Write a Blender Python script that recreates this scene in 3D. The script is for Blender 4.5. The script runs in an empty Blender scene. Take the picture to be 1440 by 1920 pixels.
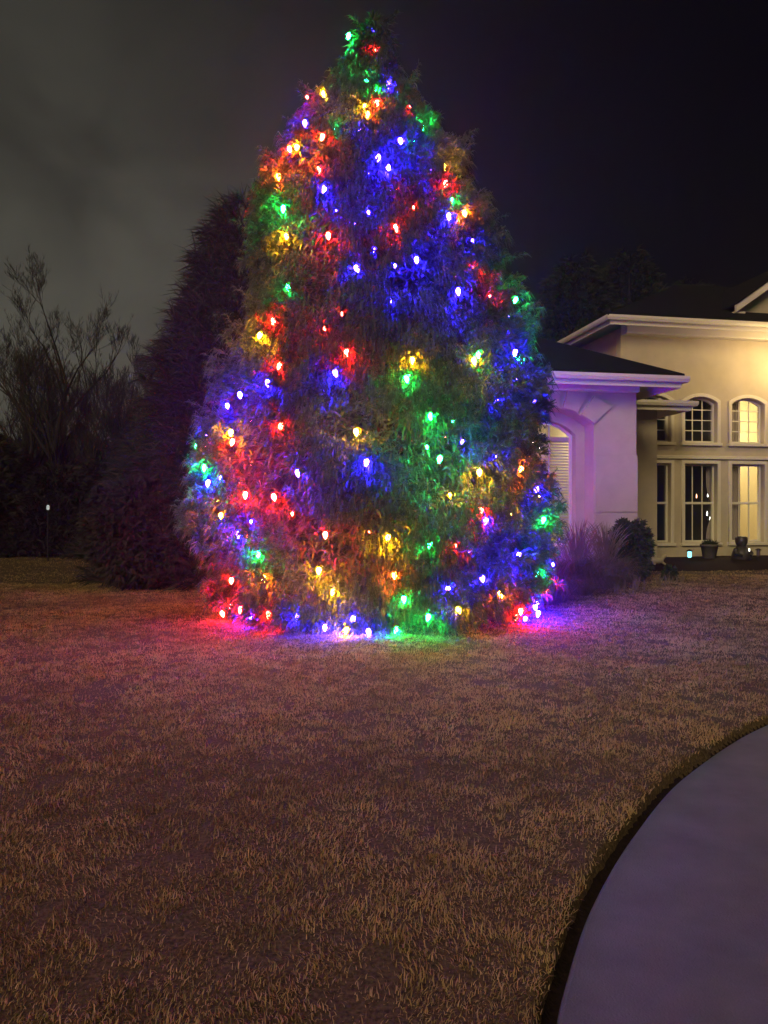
import bpy, bmesh, math, random
import numpy as np
from mathutils import Vector, Matrix
random.seed(7)
rng = np.random.default_rng(7)
S = bpy.context.scene
C = S.collection
R = math.radians

# ------------------------------------------------------------------ camera
CAMZ, F, CX, CY = 1.6, 1387.0, 720.0, 960.0
cd = bpy.data.cameras.new('camera'); cam = bpy.data.objects.new('camera', cd); C.objects.link(cam)
cam.location = (0, 0, CAMZ); cam.rotation_euler = (R(90), 0, 0)
cd.sensor_fit = 'VERTICAL'; cd.sensor_height = 36; cd.lens = F / 1920 * 36
cd.clip_end = 2000; cd.clip_start = 0.05
S.camera = cam

# ------------------------------------------------------------------ world: overcast night sky with town glow low on the left
W = bpy.data.worlds.new('World'); S.world = W; W.use_nodes = True
nt = W.node_tree; N = nt.nodes; L = nt.links
bg = N['Background']
def wn(t, **k):
    n = N.new(t)
    for a, b in k.items(): setattr(n, a, b)
    return n
tc = wn('ShaderNodeTexCoord')
def wdot(v):
    n = wn('ShaderNodeVectorMath', operation='DOT_PRODUCT'); L.new(tc.outputs['Generated'], n.inputs[0]); n.inputs[1].default_value = v; return n.outputs['Value']
def wmath(op, a, b=None, clamp=False):
    n = wn('ShaderNodeMath', operation=op); n.use_clamp = clamp
    for i, q in enumerate((a, b)):
        if q is None: continue
        if isinstance(q, (int, float)): n.inputs[i].default_value = q
        else: L.new(q, n.inputs[i])
    return n.outputs[0]
gd = Vector((-0.44, 0.86, 0.23)).normalized()
g1 = wmath('POWER', wmath('MAXIMUM', wdot(gd), 0.0), 14.0)
g2 = wmath('POWER', wmath('MAXIMUM', wdot(Vector((-0.62, 0.75, 0.22)).normalized()), 0.0), 3.0)
noi = wn('ShaderNodeTexNoise'); noi.inputs['Scale'].default_value = 2.2; noi.inputs['Detail'].default_value = 5; noi.inputs['Roughness'].default_value = 0.5; noi.inputs['Distortion'].default_value = 0.6
mp = wn('ShaderNodeMapping'); mp.inputs['Scale'].default_value = (1, 1, 2.2); L.new(tc.outputs['Generated'], mp.inputs[0]); L.new(mp.outputs[0], noi.inputs['Vector'])
cl = wn('ShaderNodeMapRange'); L.new(noi.outputs['Fac'], cl.inputs[0]); cl.inputs[1].default_value = 0.32; cl.inputs[2].default_value = 0.68; cl.inputs[3].default_value = 0.50; cl.inputs[4].default_value = 1.25
glow = wmath('MULTIPLY', wmath('ADD', wmath('MULTIPLY', g1, 0.060), wmath('MULTIPLY', g2, 0.006)), cl.outputs[0])
def wcol(fac, col):
    n = wn('ShaderNodeVectorMath', operation='SCALE'); n.inputs[0].default_value = col; L.new(fac, n.inputs['Scale']); return n.outputs[0]
add = wn('ShaderNodeVectorMath', operation='ADD'); L.new(wcol(glow, (1.0, 0.97, 0.74)), add.inputs[0]); add.inputs[1].default_value = (0.0014, 0.0011, 0.0024)
L.new(add.outputs[0], bg.inputs['Color']); bg.inputs['Strength'].default_value = 1.0

# warm fill sun from behind the camera, added to brighten the lawn
sd = bpy.data.lights.new('moon_glow', 'SUN'); sun = bpy.data.objects.new('moon_glow', sd); C.objects.link(sun)
sd.energy = 1.35; sd.angle = R(25); sd.color = (1.0, 0.79, 0.40); sun.rotation_euler = (R(66), 0, R(-22))

S.view_settings.view_transform = 'Standard'; S.view_settings.look = 'None'; S.view_settings.exposure = 0.2; S.view_settings.gamma = 1
S.render.engine = 'CYCLES'
cy = S.cycles
cy.use_denoising = True
try: cy.denoiser = 'OPENIMAGEDENOISE'
except Exception: pass
cy.max_bounces = 5; cy.diffuse_bounces = 2; cy.glossy_bounces = 3; cy.transmission_bounces = 4; cy.transparent_max_bounces = 12
cy.sample_clamp_indirect = 1.5; cy.use_light_tree = True; cy.caustics_reflective = False; cy.caustics_refractive = False
S.render.film_transparent = False

# bulb light: colour of the light and its radiance
BULB = {'R': ((1.0, 0.010, 0.005), 900), 'G': ((0.005, 1.0, 0.10), 540), 'B': ((0.012, 0.005, 1.0), 1700), 'Y': ((1.0, 0.40, 0.006), 620), 'O': ((1.0, 0.10, 0.005), 750)}

# ------------------------------------------------------------------ helpers
def link(o, parent=None):
    C.objects.link(o)
    if parent: o.parent = parent
    return o
def tag(o, label=None, cat=None, group=None, kind=None):
    if label: o['label'] = label
    if cat: o['category'] = cat
    if group: o['group'] = group
    if kind: o['kind'] = kind
    return o
def empty(name, loc=(0, 0, 0), rz=0):
    o = bpy.data.objects.new(name, None); o.location = loc; o.rotation_euler = (0, 0, rz); o.empty_display_size = 0.2
    return link(o)
def mesh_obj(name, V, Fc, mat, parent=None, smooth=False, attr=None):
    """V (n,3); Fc list of (m,k) index arrays or one array/list"""
    me = bpy.data.meshes.new(name)
    V = np.asarray(V, dtype=np.float32)
    arrs = Fc if isinstance(Fc, list) and len(Fc) and isinstance(Fc[0], np.ndarray) and Fc[0].ndim == 2 else None
    if arrs is None:
        me.from_pydata([tuple(map(float, v)) for v in V], [], [tuple(map(int, f)) for f in Fc])
    else:
        me.vertices.add(len(V)); me.vertices.foreach_set('co', V.ravel())
        loops = np.concatenate([a.ravel() for a in arrs]).astype(np.int32)
        tot = np.concatenate([np.full(len(a), a.shape[1]) for a in arrs]).astype(np.int32)
        st = np.concatenate([[0], np.cumsum(tot)[:-1]]).astype(np.int32)
        me.loops.add(len(loops)); me.loops.foreach_set('vertex_index', loops)
        me.polygons.add(len(tot)); me.polygons.foreach_set('loop_start', st)
        me.update(calc_edges=True)
    if attr is not None:
        a = me.attributes.new('tint', 'FLOAT', 'POINT'); a.data.foreach_set('value', np.asarray(attr, dtype=np.float32))
    if smooth: me.polygons.foreach_set('use_smooth', np.ones(len(me.polygons), dtype=bool))
    me.materials.append(mat)
    return link(bpy.data.objects.new(name, me), parent)
class MB:
    def __init__(s): s.V = []; s.F = []
    def box(s, x0, x1, y0, y1, z0, z1):
        b = len(s.V)
        s.V += [(x0, y0, z0), (x1, y0, z0), (x1, y1, z0), (x0, y1, z0), (x0, y0, z1), (x1, y0, z1), (x1, y1, z1), (x0, y1, z1)]
        s.F += [(b, b+3, b+2, b+1), (b+4, b+5, b+6, b+7), (b, b+1, b+5, b+4), (b+1, b+2, b+6, b+5), (b+2, b+3, b+7, b+6), (b+3, b, b+4, b+7)]
        return s
    def poly(s, pts):
        b = len(s.V); s.V += [tuple(p) for p in pts]; s.F.append(tuple(range(b, b+len(pts)))); return s
    def tube(s, pts, rad, n=6, cap=True):
        pts = [Vector(p) for p in pts]; rings = []
        if isinstance(rad, (int, float)): rad = [rad]*len(pts)
        for i, p in enumerate(pts):
            d = (pts[min(i+1, len(pts)-1)] - pts[max(i-1, 0)]).normalized()
            a = d.cross(Vector((0, 0, 1)) if abs(d.z) < 0.9 else Vector((1, 0, 0))).normalized(); c = d.cross(a)
            b = len(s.V)
            for k in range(n):
                t = 2*math.pi*k/n; s.V.append(tuple(p + (a*math.cos(t) + c*math.sin(t))*rad[i]))
            rings.append(b)
        for a, b in zip(rings, rings[1:]):
            for k in range(n): s.F.append((a+k, a+(k+1) % n, b+(k+1) % n, b+k))
        if cap: s.F.append(tuple(rings[0]+k for k in range(n))); s.F.append(tuple(rings[-1]+k for k in reversed(range(n))))
        return s
    def lathe(s, prof, n=16, c=(0, 0, 0)):
        rings = []
        for r, z in prof:
            b = len(s.V); rings.append(b)
            for k in range(n):
                t = 2*math.pi*k/n; s.V.append((c[0]+r*math.cos(t), c[1]+r*math.sin(t), c[2]+z))
        for a, b in zip(rings, rings[1:]):
            for k in range(n): s.F.append((a+k, a+(k+1) % n, b+(k+1) % n, b+k))
        s.F.append(tuple(rings[0]+k for k in reversed(range(n)))); s.F.append(tuple(rings[-1]+k for k in range(n)))
        return s
    def build(s, name, mat, parent=None, smooth=False, bevel=0):
        o = mesh_obj(name, s.V, s.F, mat, parent, smooth)
        if bevel:
            bm = bmesh.new(); bm.from_mesh(o.data)
            bmesh.ops.bevel(bm, geom=list(bm.edges), offset=bevel, segments=2, affect='EDGES', profile=0.5)
            bm.to_mesh(o.data); bm.free()
        return o
def mat(name, col, rough=0.7, noise=0.0, nscale=8, bump=0.0, bscale=40, metal=0, col2=None, tint=None, spec=0.5):
    m = bpy.data.materials.new(name); m.use_nodes = True; t = m.node_tree; P = t.nodes['Principled BSDF']
    P.inputs['Roughness'].default_value = rough; P.inputs['Metallic'].default_value = metal
    P.inputs['Specular IOR Level'].default_value = spec
    P.inputs['Base Color'].default_value = (*col, 1)
    tcn = t.nodes.new('ShaderNodeTexCoord')
    fac = None
    if tint:
        a = t.nodes.new('ShaderNodeAttribute'); a.attribute_name = 'tint'; fac = a.outputs['Fac']; col2 = tint
    elif noise or col2:
        n = t.nodes.new('ShaderNodeTexNoise'); n.inputs['Scale'].default_value = nscale; n.inputs['Detail'].default_value = 6; n.inputs['Roughness'].default_value = 0.6
        t.links.new(tcn.outputs['Object'], n.inputs['Vector'])
        mr = t.nodes.new('ShaderNodeMapRange'); mr.inputs[1].default_value = 0.3; mr.inputs[2].default_value = 0.7; t.links.new(n.outputs['Fac'], mr.inputs[0]); fac = mr.outputs[0]
        if not col2: col2 = tuple(c*(1-noise) for c in col)
    if fac is not None:
        mx = t.nodes.new('ShaderNodeMix'); mx.data_type = 'RGBA'; mx.inputs[6].default_value = (*col, 1); mx.inputs[7].default_value = (*col2, 1)
        t.links.new(fac, mx.inputs[0]); t.links.new(mx.outputs[2], P.inputs['Base Color'])
    if bump:
        n = t.nodes.new('ShaderNodeTexNoise'); n.inputs['Scale'].default_value = bscale; n.inputs['Detail'].default_value = 5; t.links.new(tcn.outputs['Object'], n.inputs['Vector'])
        b = t.nodes.new('ShaderNodeBump'); b.inputs['Strength'].default_value = bump; b.inputs['Distance'].default_value = 0.01
        t.links.new(n.outputs['Fac'], b.inputs['Height']); t.links.new(b.outputs[0], P.inputs['Normal'])
    return m
def emit(name, col, s):
    m = bpy.data.materials.new(name); m.use_nodes = True; t = m.node_tree; t.nodes.clear()
    e = t.nodes.new('ShaderNodeEmission'); o = t.nodes.new('ShaderNodeOutputMaterial'); e.inputs[0].default_value = (*col, 1); e.inputs[1].default_value = s
    t.links.new(e.outputs[0], o.inputs[0]); return m
def glass_mat(name, tintc=(1, 1, 1), refl=0.10):
    m = bpy.data.materials.new(name); m.use_nodes = True; t = m.node_tree; t.nodes.clear()
    o = t.nodes.new('ShaderNodeOutputMaterial'); mx = t.nodes.new('ShaderNodeMixShader'); tr = t.nodes.new('ShaderNodeBsdfTransparent'); g = t.nodes.new('ShaderNodeBsdfGlossy')
    tr.inputs[0].default_value = (*tintc, 1); g.inputs['Roughness'].default_value = 0.03; mx.inputs[0].default_value = refl
    t.links.new(tr.outputs[0], mx.inputs[1]); t.links.new(g.outputs[0], mx.inputs[2]); t.links.new(mx.outputs[0], o.inputs[0]); return m
def curve_mesh(name, loops, depth, y0, matl, parent=None, bevel=0.0):
    """filled outline with holes in the x-z plane, extruded from y0 back to y0+depth"""
    cu = bpy.data.curves.new(name, 'CURVE'); cu.dimensions = '2D'; cu.fill_mode = 'BOTH'; cu.extrude = depth/2 - bevel; cu.bevel_depth = bevel; cu.offset = -bevel
    for lp in loops:
        s = cu.splines.new('POLY'); s.points.add(len(lp)-1); s.use_cyclic_u = True
        for p, q in zip(s.points, lp): p.co = (q[0], q[1], 0, 1)
    ob = bpy.data.objects.new(name, cu); C.objects.link(ob)
    dg = bpy.context.evaluated_depsgraph_get(); dg.update()
    me = bpy.data.meshes.new_from_object(ob.evaluated_get(dg))
    bpy.data.objects.remove(ob); bpy.data.curves.remove(cu)
    me.transform(Matrix(((1, 0, 0, 0), (0, 0, -1, y0 + depth/2), (0, 1, 0, 0), (0, 0, 0, 1))))
    me.name = name; me.materials.clear(); me.materials.append(matl)
    return link(bpy.data.objects.new(name, me), parent)
def ss(a, b, x):
    t = np.clip((x-a)/(b-a), 0, 1); return t*t*(3-2*t)
_tab = rng.random((256, 256))
def vnoise(x, y):
    xi = np.floor(x).astype(int); yi = np.floor(y).astype(int); fx = x-xi; fy = y-yi; fx = fx*fx*(3-2*fx); fy = fy*fy*(3-2*fy)
    g = lambda a, b: _tab[a & 255, b & 255]
    return (g(xi, yi)*(1-fx)+g(xi+1, yi)*fx)*(1-fy) + (g(xi, yi+1)*(1-fx)+g(xi+1, yi+1)*fx)*fy
def fbm(x, y, o=4):
    v = 0; a = .5; t = 0
    for k in range(o): v = v + a*vnoise(x*2**k+17*k, y*2**k+31*k); t += a; a *= .5
    return v/t

# ------------------------------------------------------------------ materials
M = {}
M['needle'] = mat('needle_foliage', (0.052, 0.082, 0.044), 0.5, tint=(0.125, 0.135, 0.080))
M['dark_needle'] = mat('dark_foliage', (0.022, 0.026, 0.018), 0.8, tint=(0.042, 0.036, 0.028), spec=0.2)
M['bark'] = mat('bark', (0.060, 0.045, 0.035), 0.9, noise=.5, nscale=20, bump=.5)
M['twig'] = mat('twig_bark', (0.020, 0.017, 0.015), 0.9, noise=.4)
M['wire'] = mat('green_wire', (0.01, 0.03, 0.012), 0.6)
M['socket'] = mat('bulb_socket', (0.012, 0.03, 0.015), 0.5)
M['soil'] = mat('lawn_soil', (0.19, 0.135, 0.070), 0.95, col2=(0.045, 0.032, 0.018), nscale=55, bump=1, bscale=60, spec=0.1)
M['blade'] = mat('dormant_grass', (0.54, 0.40, 0.180), 0.8, tint=(0.19, 0.135, 0.060), spec=0.15)
M['concrete'] = mat('driveway_concrete', (0.145, 0.142, 0.138), 0.62, noise=.38, nscale=3.4, bump=.6, bscale=120, spec=0.5)
M['mulch'] = mat('mulch', (0.035, 0.022, 0.015), 0.95, noise=.6, nscale=30, bump=1, bscale=50, spec=0.1)
M['stucco'] = mat('cream_stucco', (0.55, 0.475, 0.375), 0.9, noise=.16, nscale=2.2, bump=.4, bscale=90, spec=0.2)
M['trim'] = mat('white_trim', (0.70, 0.64, 0.56), 0.6, noise=.06)
M['frame'] = mat('window_vinyl', (0.72, 0.68, 0.60), 0.45)
M['shingle'] = mat('dark_shingles', (0.012, 0.011, 0.013), 0.9, noise=.4, nscale=12, bump=.6, bscale=30, spec=0.15)
M['glass'] = glass_mat('window_glass')
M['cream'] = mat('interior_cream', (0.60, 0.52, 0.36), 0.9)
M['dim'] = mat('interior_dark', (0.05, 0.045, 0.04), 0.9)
M['cloth'] = mat('curtain_cloth', (0.35, 0.30, 0.30), 0.9, noise=.1)
M['blind'] = mat('blind_slats', (0.62, 0.58, 0.46), 0.6)
M['metal'] = mat('dark_metal', (0.03, 0.03, 0.03), 0.45, metal=.6)
M['terra'] = mat('clay_pot', (0.12, 0.10, 0.09), 0.8, noise=.4)
M['stone'] = mat('pale_stone', (0.42, 0.37, 0.30), 0.9, noise=.3)
M['statue'] = mat('dark_statue', (0.045, 0.038, 0.034), 0.45, noise=.4, bump=.3)
M['plume'] = mat('ornamental_grass', (0.26, 0.20, 0.13), 0.8, tint=(0.13, 0.11, 0.06), spec=0.15)
M['leafgreen'] = mat('shrub_leaf', (0.03, 0.042, 0.022), 0.7, tint=(0.055, 0.065, 0.03), spec=.2)

def translucent(m, k):
    t = m.node_tree; P = t.nodes['Principled BSDF']; o = next(n for n in t.nodes if n.type == 'OUTPUT_MATERIAL')
    tr = t.nodes.new('ShaderNodeBsdfTranslucent'); mx = t.nodes.new('ShaderNodeMixShader'); mx.inputs[0].default_value = k
    src = P.inputs['Base Color'].links[0].from_socket; t.links.new(src, tr.inputs[0])
    t.links.new(P.outputs[0], mx.inputs[1]); t.links.new(tr.outputs[0], mx.inputs[2]); t.links.new(mx.outputs[0], o.inputs[0])
translucent(M['blade'], .45); translucent(M['plume'], .4)
# ------------------------------------------------------------------ terrain
bpts = np.array([(0.34, -8), (0.34, 0.4), (0.37, 1.3), (0.43, 1.85), (0.516, 2.31), (0.614, 2.58), (0.844, 3.08), (1.247, 3.76), (1.866, 4.62), (2.99, 5.76), (4.5, 6.75), (6.6, 7.6), (10, 8.3), (22, 8.9), (60, 9.2)])
def catmull(P, n=24):
    out = []
    for i in range(len(P)-1):
        p0, p1, p2, p3 = P[max(i-1, 0)], P[i], P[i+1], P[min(i+2, len(P)-1)]
        d = np.linalg.norm(p2-p1); t1 = (p2-p0)/max(np.linalg.norm(p2-p0), 1e-6)*d; t2 = (p3-p1)/max(np.linalg.norm(p3-p1), 1e-6)*d
        for k in range(n):
            t = k/n; out.append((2*t**3-3*t*t+1)*p1+(t**3-2*t*t+t)*t1+(-2*t**3+3*t*t)*p2+(t**3-t*t)*t2)
    out.append(P[-1]); return np.array(out)
EDGE = catmull(bpts)
def edge_sd(x, y):
    """signed distance to the driveway edge, positive on the lawn"""
    x = np.asarray(x, float); y = np.asarray(y, float); out = np.full(x.shape, 5.0)
    xb = np.interp(y, EDGE[:, 1], EDGE[:, 0]); sgn = np.where(x > xb, -1.0, 1.0); sgn = np.where(y > 9.2, 1.0, sgn)
    near = (np.abs(x-xb) < 3.0) | (y > 4)
    xs, ys = x[near], y[near]; d = np.full(xs.shape, 1e9)
    for a in range(0, len(xs), 20000):
        q = (xs[a:a+20000, None]-EDGE[None, :, 0])**2 + (ys[a:a+20000, None]-EDGE[None, :, 1])**2
        d[a:a+20000] = np.sqrt(q.min(1))
    out[near] = d
    return out*sgn
def gz(x, y):
    x = np.asarray(x, float); y = np.asarray(y, float)
    z = 0.20*ss(9, 17.5, y)*ss(-1, 5, x) + 0.030*(fbm(x*.35+9, y*.35+5, 2)-.5)*ss(1.5, 6, y)
    z = z + 0.018*(fbm(x*2.4, y*2.4, 2)-.5)
    z = z + 0.05*ss(18, 60, y)*(fbm(x*.05, y*.05, 2))
    return z
def lin(a, b, s): return np.arange(a, b, s)
xs = np.concatenate([-np.geomspace(150, 7.2, 22), lin(-7, -.5, 0.06), lin(-.5, 4, .025), lin(4, 8, .06), np.geomspace(8.1, 150, 22)])
ys = np.concatenate([-np.geomspace(30, 1, 10), lin(0, 6.6, 0.025), lin(6.6, 9, .06), lin(9, 18, 0.2), np.geomspace(18.2, 160, 28)])
X, Y = np.meshgrid(xs, ys); xf, yf = X.ravel(), Y.ravel()
sd_ = edge_sd(xf, yf)
zf = gz(xf, yf) - 0.13*(1-ss(0.005, 0.05, sd_))
idx = np.arange(len(xf)).reshape(X.shape)
Fq = np.stack([idx[:-1, :-1].ravel(), idx[:-1, 1:].ravel(), idx[1:, 1:].ravel(), idx[1:, :-1].ravel()], 1)
tag(mesh_obj('lawn', np.stack([xf, yf, zf], 1), [Fq], M['soil'], smooth=True), kind='structure')
# driveway slab: smooth concrete, rounded edge
E = EDGE[(EDGE[:, 1] > -6)]
nrm = np.gradient(E, axis=0); nrm = np.stack([nrm[:, 1], -nrm[:, 0]], 1); nrm /= np.linalg.norm(nrm, axis=1)[:, None]
rows = [(0.018, -0.16), (0.018, -0.052), (0.024, -0.044), (0.036, -0.040)]
Vd = []; n = len(E)
for off, z in rows: Vd += [(p[0]+q[0]*off, p[1]+q[1]*off, z) for p, q in zip(E, nrm)]
# the slab's far side: fan out to the right / behind the camera
Vd += [(60, y, -0.040) for y in np.linspace(-6, 8.0, n)]
Fd = []
for r in range(4):
    for k in range(n-1): Fd.append((r*n+k, (r+1)*n+k, (r+1)*n+k+1, r*n+k+1))
tag(mesh_obj('driveway', Vd, Fd, M['concrete'], smooth=False), kind='structure')

Ve = []; offs = [(-.056, -.02), (-.042, -.040), (-.015, -.072), (.0175, -.080)]
for off, z in offs: Ve += [(p[0]+q[0]*(off + (.016*(vnoise(np.array(p[0]*9), np.array(p[1]*9))-.5) if off < -.03 else 0)), p[1]+q[1]*off, z + float(gz(p[0], p[1]))*(.8 if off < -.05 else 0)) for p, q in zip(E, nrm)]
tag(mesh_obj('soil_edge', Ve, [(r*n+k, (r+1)*n+k, (r+1)*n+k+1, r*n+k+1) for r in range(3) for k in range(n-1)], M['mulch'], smooth=True), kind='structure')

# ------------------------------------------------------------------ grass blades (dormant lawn)
def blades(n, ylo, yhi, width_k):
    y = []; 
    need = n
    xs_, ys_ = [], []
    while need > 0:
        yy = rng.uniform(ylo, yhi, need*3); xx = rng.uniform(-1, 1, need*3)*(0.64*yy+0.8)
        w = (0.64*yy+0.8)*np.minimum(1, 3.2/yy); keep = rng.random(len(yy)) < w/w.max()
        nz = fbm(xx*9, yy*9, 2)*.6 + fbm(xx*2.1+40, yy*2.1, 2)*.4
        keep &= rng.random(len(yy)) < np.clip((nz-.31)*5, .14, 1)
        xx, yy = xx[keep][:need], yy[keep][:need]; xs_.append(xx); ys_.append(yy); need -= len(xx)
    x = np.concatenate(xs_); y = np.concatenate(ys_)
    sd = edge_sd(x, y); k = sd > 0.03*rng.random(len(sd)) + 0.018; x, y = x[k], y[k]
    m = len(x); z = gz(x, y)-0.006
    nz = fbm(x*5+7, y*5+3, 3)
    ln = rng.uniform(.016, .038, m)*(.55+1.0*nz); ln *= np.where(rng.random(m) < .04, 1.5, 1)
    a = rng.uniform(0, 2*np.pi, m); flow = fbm(x*3+60, y*3+11, 2)*12; a = np.where(rng.random(m) < .55, flow + rng.normal(0, .5, m), a)
    lean = np.clip(rng.normal(.50, .30, m), .03, 1.2); lean = np.where(rng.random(m) < .38, rng.uniform(1.15, 1.5, m), lean)
    dx, dy = np.cos(a), np.sin(a); wd = (rng.uniform(.0012, .0025, m))*(1+width_k*np.maximum(y-2, 0))
    b = rng.uniform(0, 2*np.pi, m); px, py = np.cos(b)*wd, np.sin(b)*wd
    h1 = ln*.55; l1 = lean*.6
    mx_, my_, mz_ = x+dx*h1*np.sin(l1), y+dy*h1*np.sin(l1), z+h1*np.cos(l1)
    h2 = ln*.5; l2 = np.minimum(lean*1.35, 1.55)
    tx, ty, tz = mx_+dx*h2*np.sin(l2), my_+dy*h2*np.sin(l2), mz_+h2*np.cos(l2)
    V = np.stack([np.stack([x-px, y-py, z], 1), np.stack([x+px, y+py, z], 1), np.stack([mx_+px*.8, my_+py*.8, mz_], 1), np.stack([mx_-px*.8, my_-py*.8, mz_], 1), np.stack([tx, ty, tz], 1)], 1).reshape(-1, 3)
    i0 = np.arange(m)*5
    t = np.clip(rng.normal(.35, .25, m) + (fbm(x*1.1, y*1.1, 3)-.5)*1.3 + (vnoise(x*11+3, y*11+8)-.5)*.9, 0, 1)
    return V, [np.stack([i0, i0+1, i0+2, i0+3], 1), np.stack([i0+3, i0+2, i0+4], 1)], np.repeat(t, 5)
V, Fc, at_ = blades(500000, 1.7, 16.5, .16)
V2, F2, at2 = blades(70000, 14.5, 34, .22); F2 = [f+len(V) for f in F2]; Fc = Fc+F2; V = np.concatenate([V, V2]); at_ = np.concatenate([at_, at2])
tag(mesh_obj('lawn_grass', V, Fc, M['blade'], attr=at_), 'short dormant tan grass covering the whole lawn', 'grass', kind='stuff')

# ------------------------------------------------------------------ the evergreen with the lights
TY = 11.25
kx = TY/F
# pixel outline of the crown: row, left edge, right edge
OUT = np.array([(52, 690, 712), (110, 666, 726), (170, 626, 752), (240, 566, 804), (330, 506, 866), (430, 494, 905), (540, 496, 942), (640, 474, 972), (720, 448, 984), (800, 416, 990), (880, 394, 1004), (960, 406, 1014), (1040, 424, 1014), (1120, 436, 1004), (1190, 462, 982)], float)
OZ = CAMZ + (CY-OUT[:, 0])*kx; OL = (OUT[:, 1]-CX)*kx; OR_ = (OUT[:, 2]-CX)*kx
OZ, OL, OR_ = OZ[::-1].copy(), OL[::-1].copy(), OR_[::-1].copy()
OZ[0] = 0.0
def tcx(z): return np.interp(z, OZ, (OL+OR_)/2)
def tr_(z): return np.interp(z, OZ, (OR_-OL)/2)
DEP = 0.80
def lump(th, z):
    zz = z*1.5; return 1.01 + 0.26*(fbm((np.cos(th)+2)*2.6+zz*.6, (np.sin(th)+2)*2.6+zz*1.1, 3)-.50)
def hit(px, py, off=0.0):
    """where the sight line of a pixel meets the crown's front, the crown grown by off metres"""
    dx, dz = (px-CX)/F, (CY-py)/F; best = None
    for t in np.arange(TY-3.0, TY+0.3, 0.02):
        x, y, z = dx*t, t, CAMZ+dz*t
        a = tr_(z) + off; r = math.hypot((x-tcx(z))/a, (y-TY)/(a*DEP))
        th = math.atan2((y-TY)/DEP, x-tcx(z))
        if r <= float(lump(np.array(th), np.array(z))): return Vector((x, y, z))
        if best is None or r < best[0]: best = (r, Vector((x, y, z)))
    return best[1]
tree = empty('christmas_tree', (0.05, TY, 0.0)); tag(tree, 'tall full evergreen tree on the lawn wrapped in multicoloured lights', 'tree')
def strips(P, Nrm, m, ln, wd, spread, droop, seed=0, taper=.25):
    """m bent strips from each base point P, leaning with Nrm and drooping"""
    k = len(P); P = np.repeat(P, m, 0); D = np.repeat(Nrm, m, 0); n = len(P)
    D = D + rng.normal(0, spread, (n, 3)); D /= np.linalg.norm(D, axis=1)[:, None]
    l = rng.uniform(*ln, n)[:, None]; w = rng.uniform(*wd, n)[:, None]
    side = np.cross(D, rng.normal(0, 1, (n, 3))); side /= np.linalg.norm(side, axis=1)[:, None]
    dn = np.array([0, 0, -1.0])
    p1 = P + D*l*.5; D2 = D + dn*rng.uniform(droop*.5, droop*1.5, n)[:, None]; D2 /= np.linalg.norm(D2, axis=1)[:, None]
    p2 = p1 + D2*l*.5
    V = np.stack([P-side*w*.5, P+side*w*.5, p1+side*w*.6, p1-side*w*.6, p2], 1).reshape(-1, 3)
    i0 = np.arange(n)*5
    return V, [np.stack([i0, i0+1, i0+2, i0+3], 1), np.stack([i0+3, i0+2, i0+4], 1)]
def cat(parts):
    V = []; Q = []; T = []; b = 0
    for v, f in parts:
        V.append(v); Q.append(f[0]+b); T.append(f[1]+b); b += len(v)
    return np.concatenate(V), [np.concatenate(Q), np.concatenate(T)]
def crown_points(n, rlo, rhi, zlo=.08):
    z = np.zeros(0); out = []
    while sum(len(o[0]) for o in out) < n:
        z = rng.uniform(zlo, OZ[-1]-.05, n*2); keep = rng.random(len(z)) < (tr_(z)+.12)/tr_(1.5); z = z[keep]
        th = rng.uniform(-np.pi, np.pi, len(z)); keep = (np.sin(th) < .3) | (rng.random(len(z)) < .55); z, th = z[keep], th[keep]
        # boughs: sprays crowd together in tiers
        b = vnoise(th*3.4+50, z*2.6) ; keep = rng.random(len(z)) < np.clip((b-.22)*2.6, .07, 1); z, th = z[keep], th[keep]
        out.append((z, th))
    z = np.concatenate([o[0] for o in out])[:n]; th = np.concatenate([o[1] for o in out])[:n]
    f = rng.uniform(rlo, rhi, n)*lump(th, z)*(1+.20*(vnoise(th*7.5+90, z*3.8+7)-.52)); a = tr_(z)
    x = tcx(z)+np.cos(th)*a*f; y = TY+np.sin(th)*a*f*DEP
    Nn = np.stack([np.cos(th), np.sin(th), np.full(n, .25)], 1); Nn /= np.linalg.norm(Nn, axis=1)[:, None]
    return np.stack([x, y, z], 1), Nn
P1, N1 = crown_points(10500, .87, 1.06); P2, N2 = crown_points(5200, .66, .92); P3, N3 = crown_points(2600, .25, .66)
# wispy leader shoots at the very top
zt = rng.uniform(7.6, OZ[-1]+.12, 330); rt = np.interp(zt, [7.6, OZ[-1]], [.35, .03]); tt = rng.uniform(0, 6.28, 330)
PT = np.stack([tcx(zt)+np.cos(tt)*rt, TY+np.sin(tt)*rt, zt], 1); NT = np.stack([np.cos(tt)*.5, np.sin(tt)*.5, np.ones(330)], 1)
Q, QN = crown_points(420, .95, 1.0)
sl = rng.uniform(.15, .48, 420); sdv = QN + np.array([0, 0, .55]) + rng.normal(0, .22, QN.shape); sdv /= np.linalg.norm(sdv, axis=1)[:, None]
PS = np.concatenate([Q + sdv*(sl*k/5)[:, None] - np.array([0, 0, .10])*(k/5)**2*sl[:, None] for k in range(6)]); NS = np.concatenate([sdv]*6)
V, Fc = cat([strips(PS, NS, 9, (.06, .16), (.006, .012), .55, 1.2), strips(P1, N1, 17, (.12, .30), (.009, .016), .38, 2.3), strips(P2, N2, 12, (.14, .30), (.016, .03), .7, 1.0), strips(P3, N3, 12, (.2, .45), (.025, .05), .9, .9), strips(PT, NT, 16, (.07, .17), (.006, .012), .5, .3)])
V[:, 2] = np.maximum(V[:, 2], 0.01); V -= np.array([0.05, TY, 0.0])
tn = np.clip(np.repeat(rng.normal(.4, .3, len(V)//5), 5), 0, 1)
mesh_obj('crown', V, Fc, M['needle'], tree, attr=tn)
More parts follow.
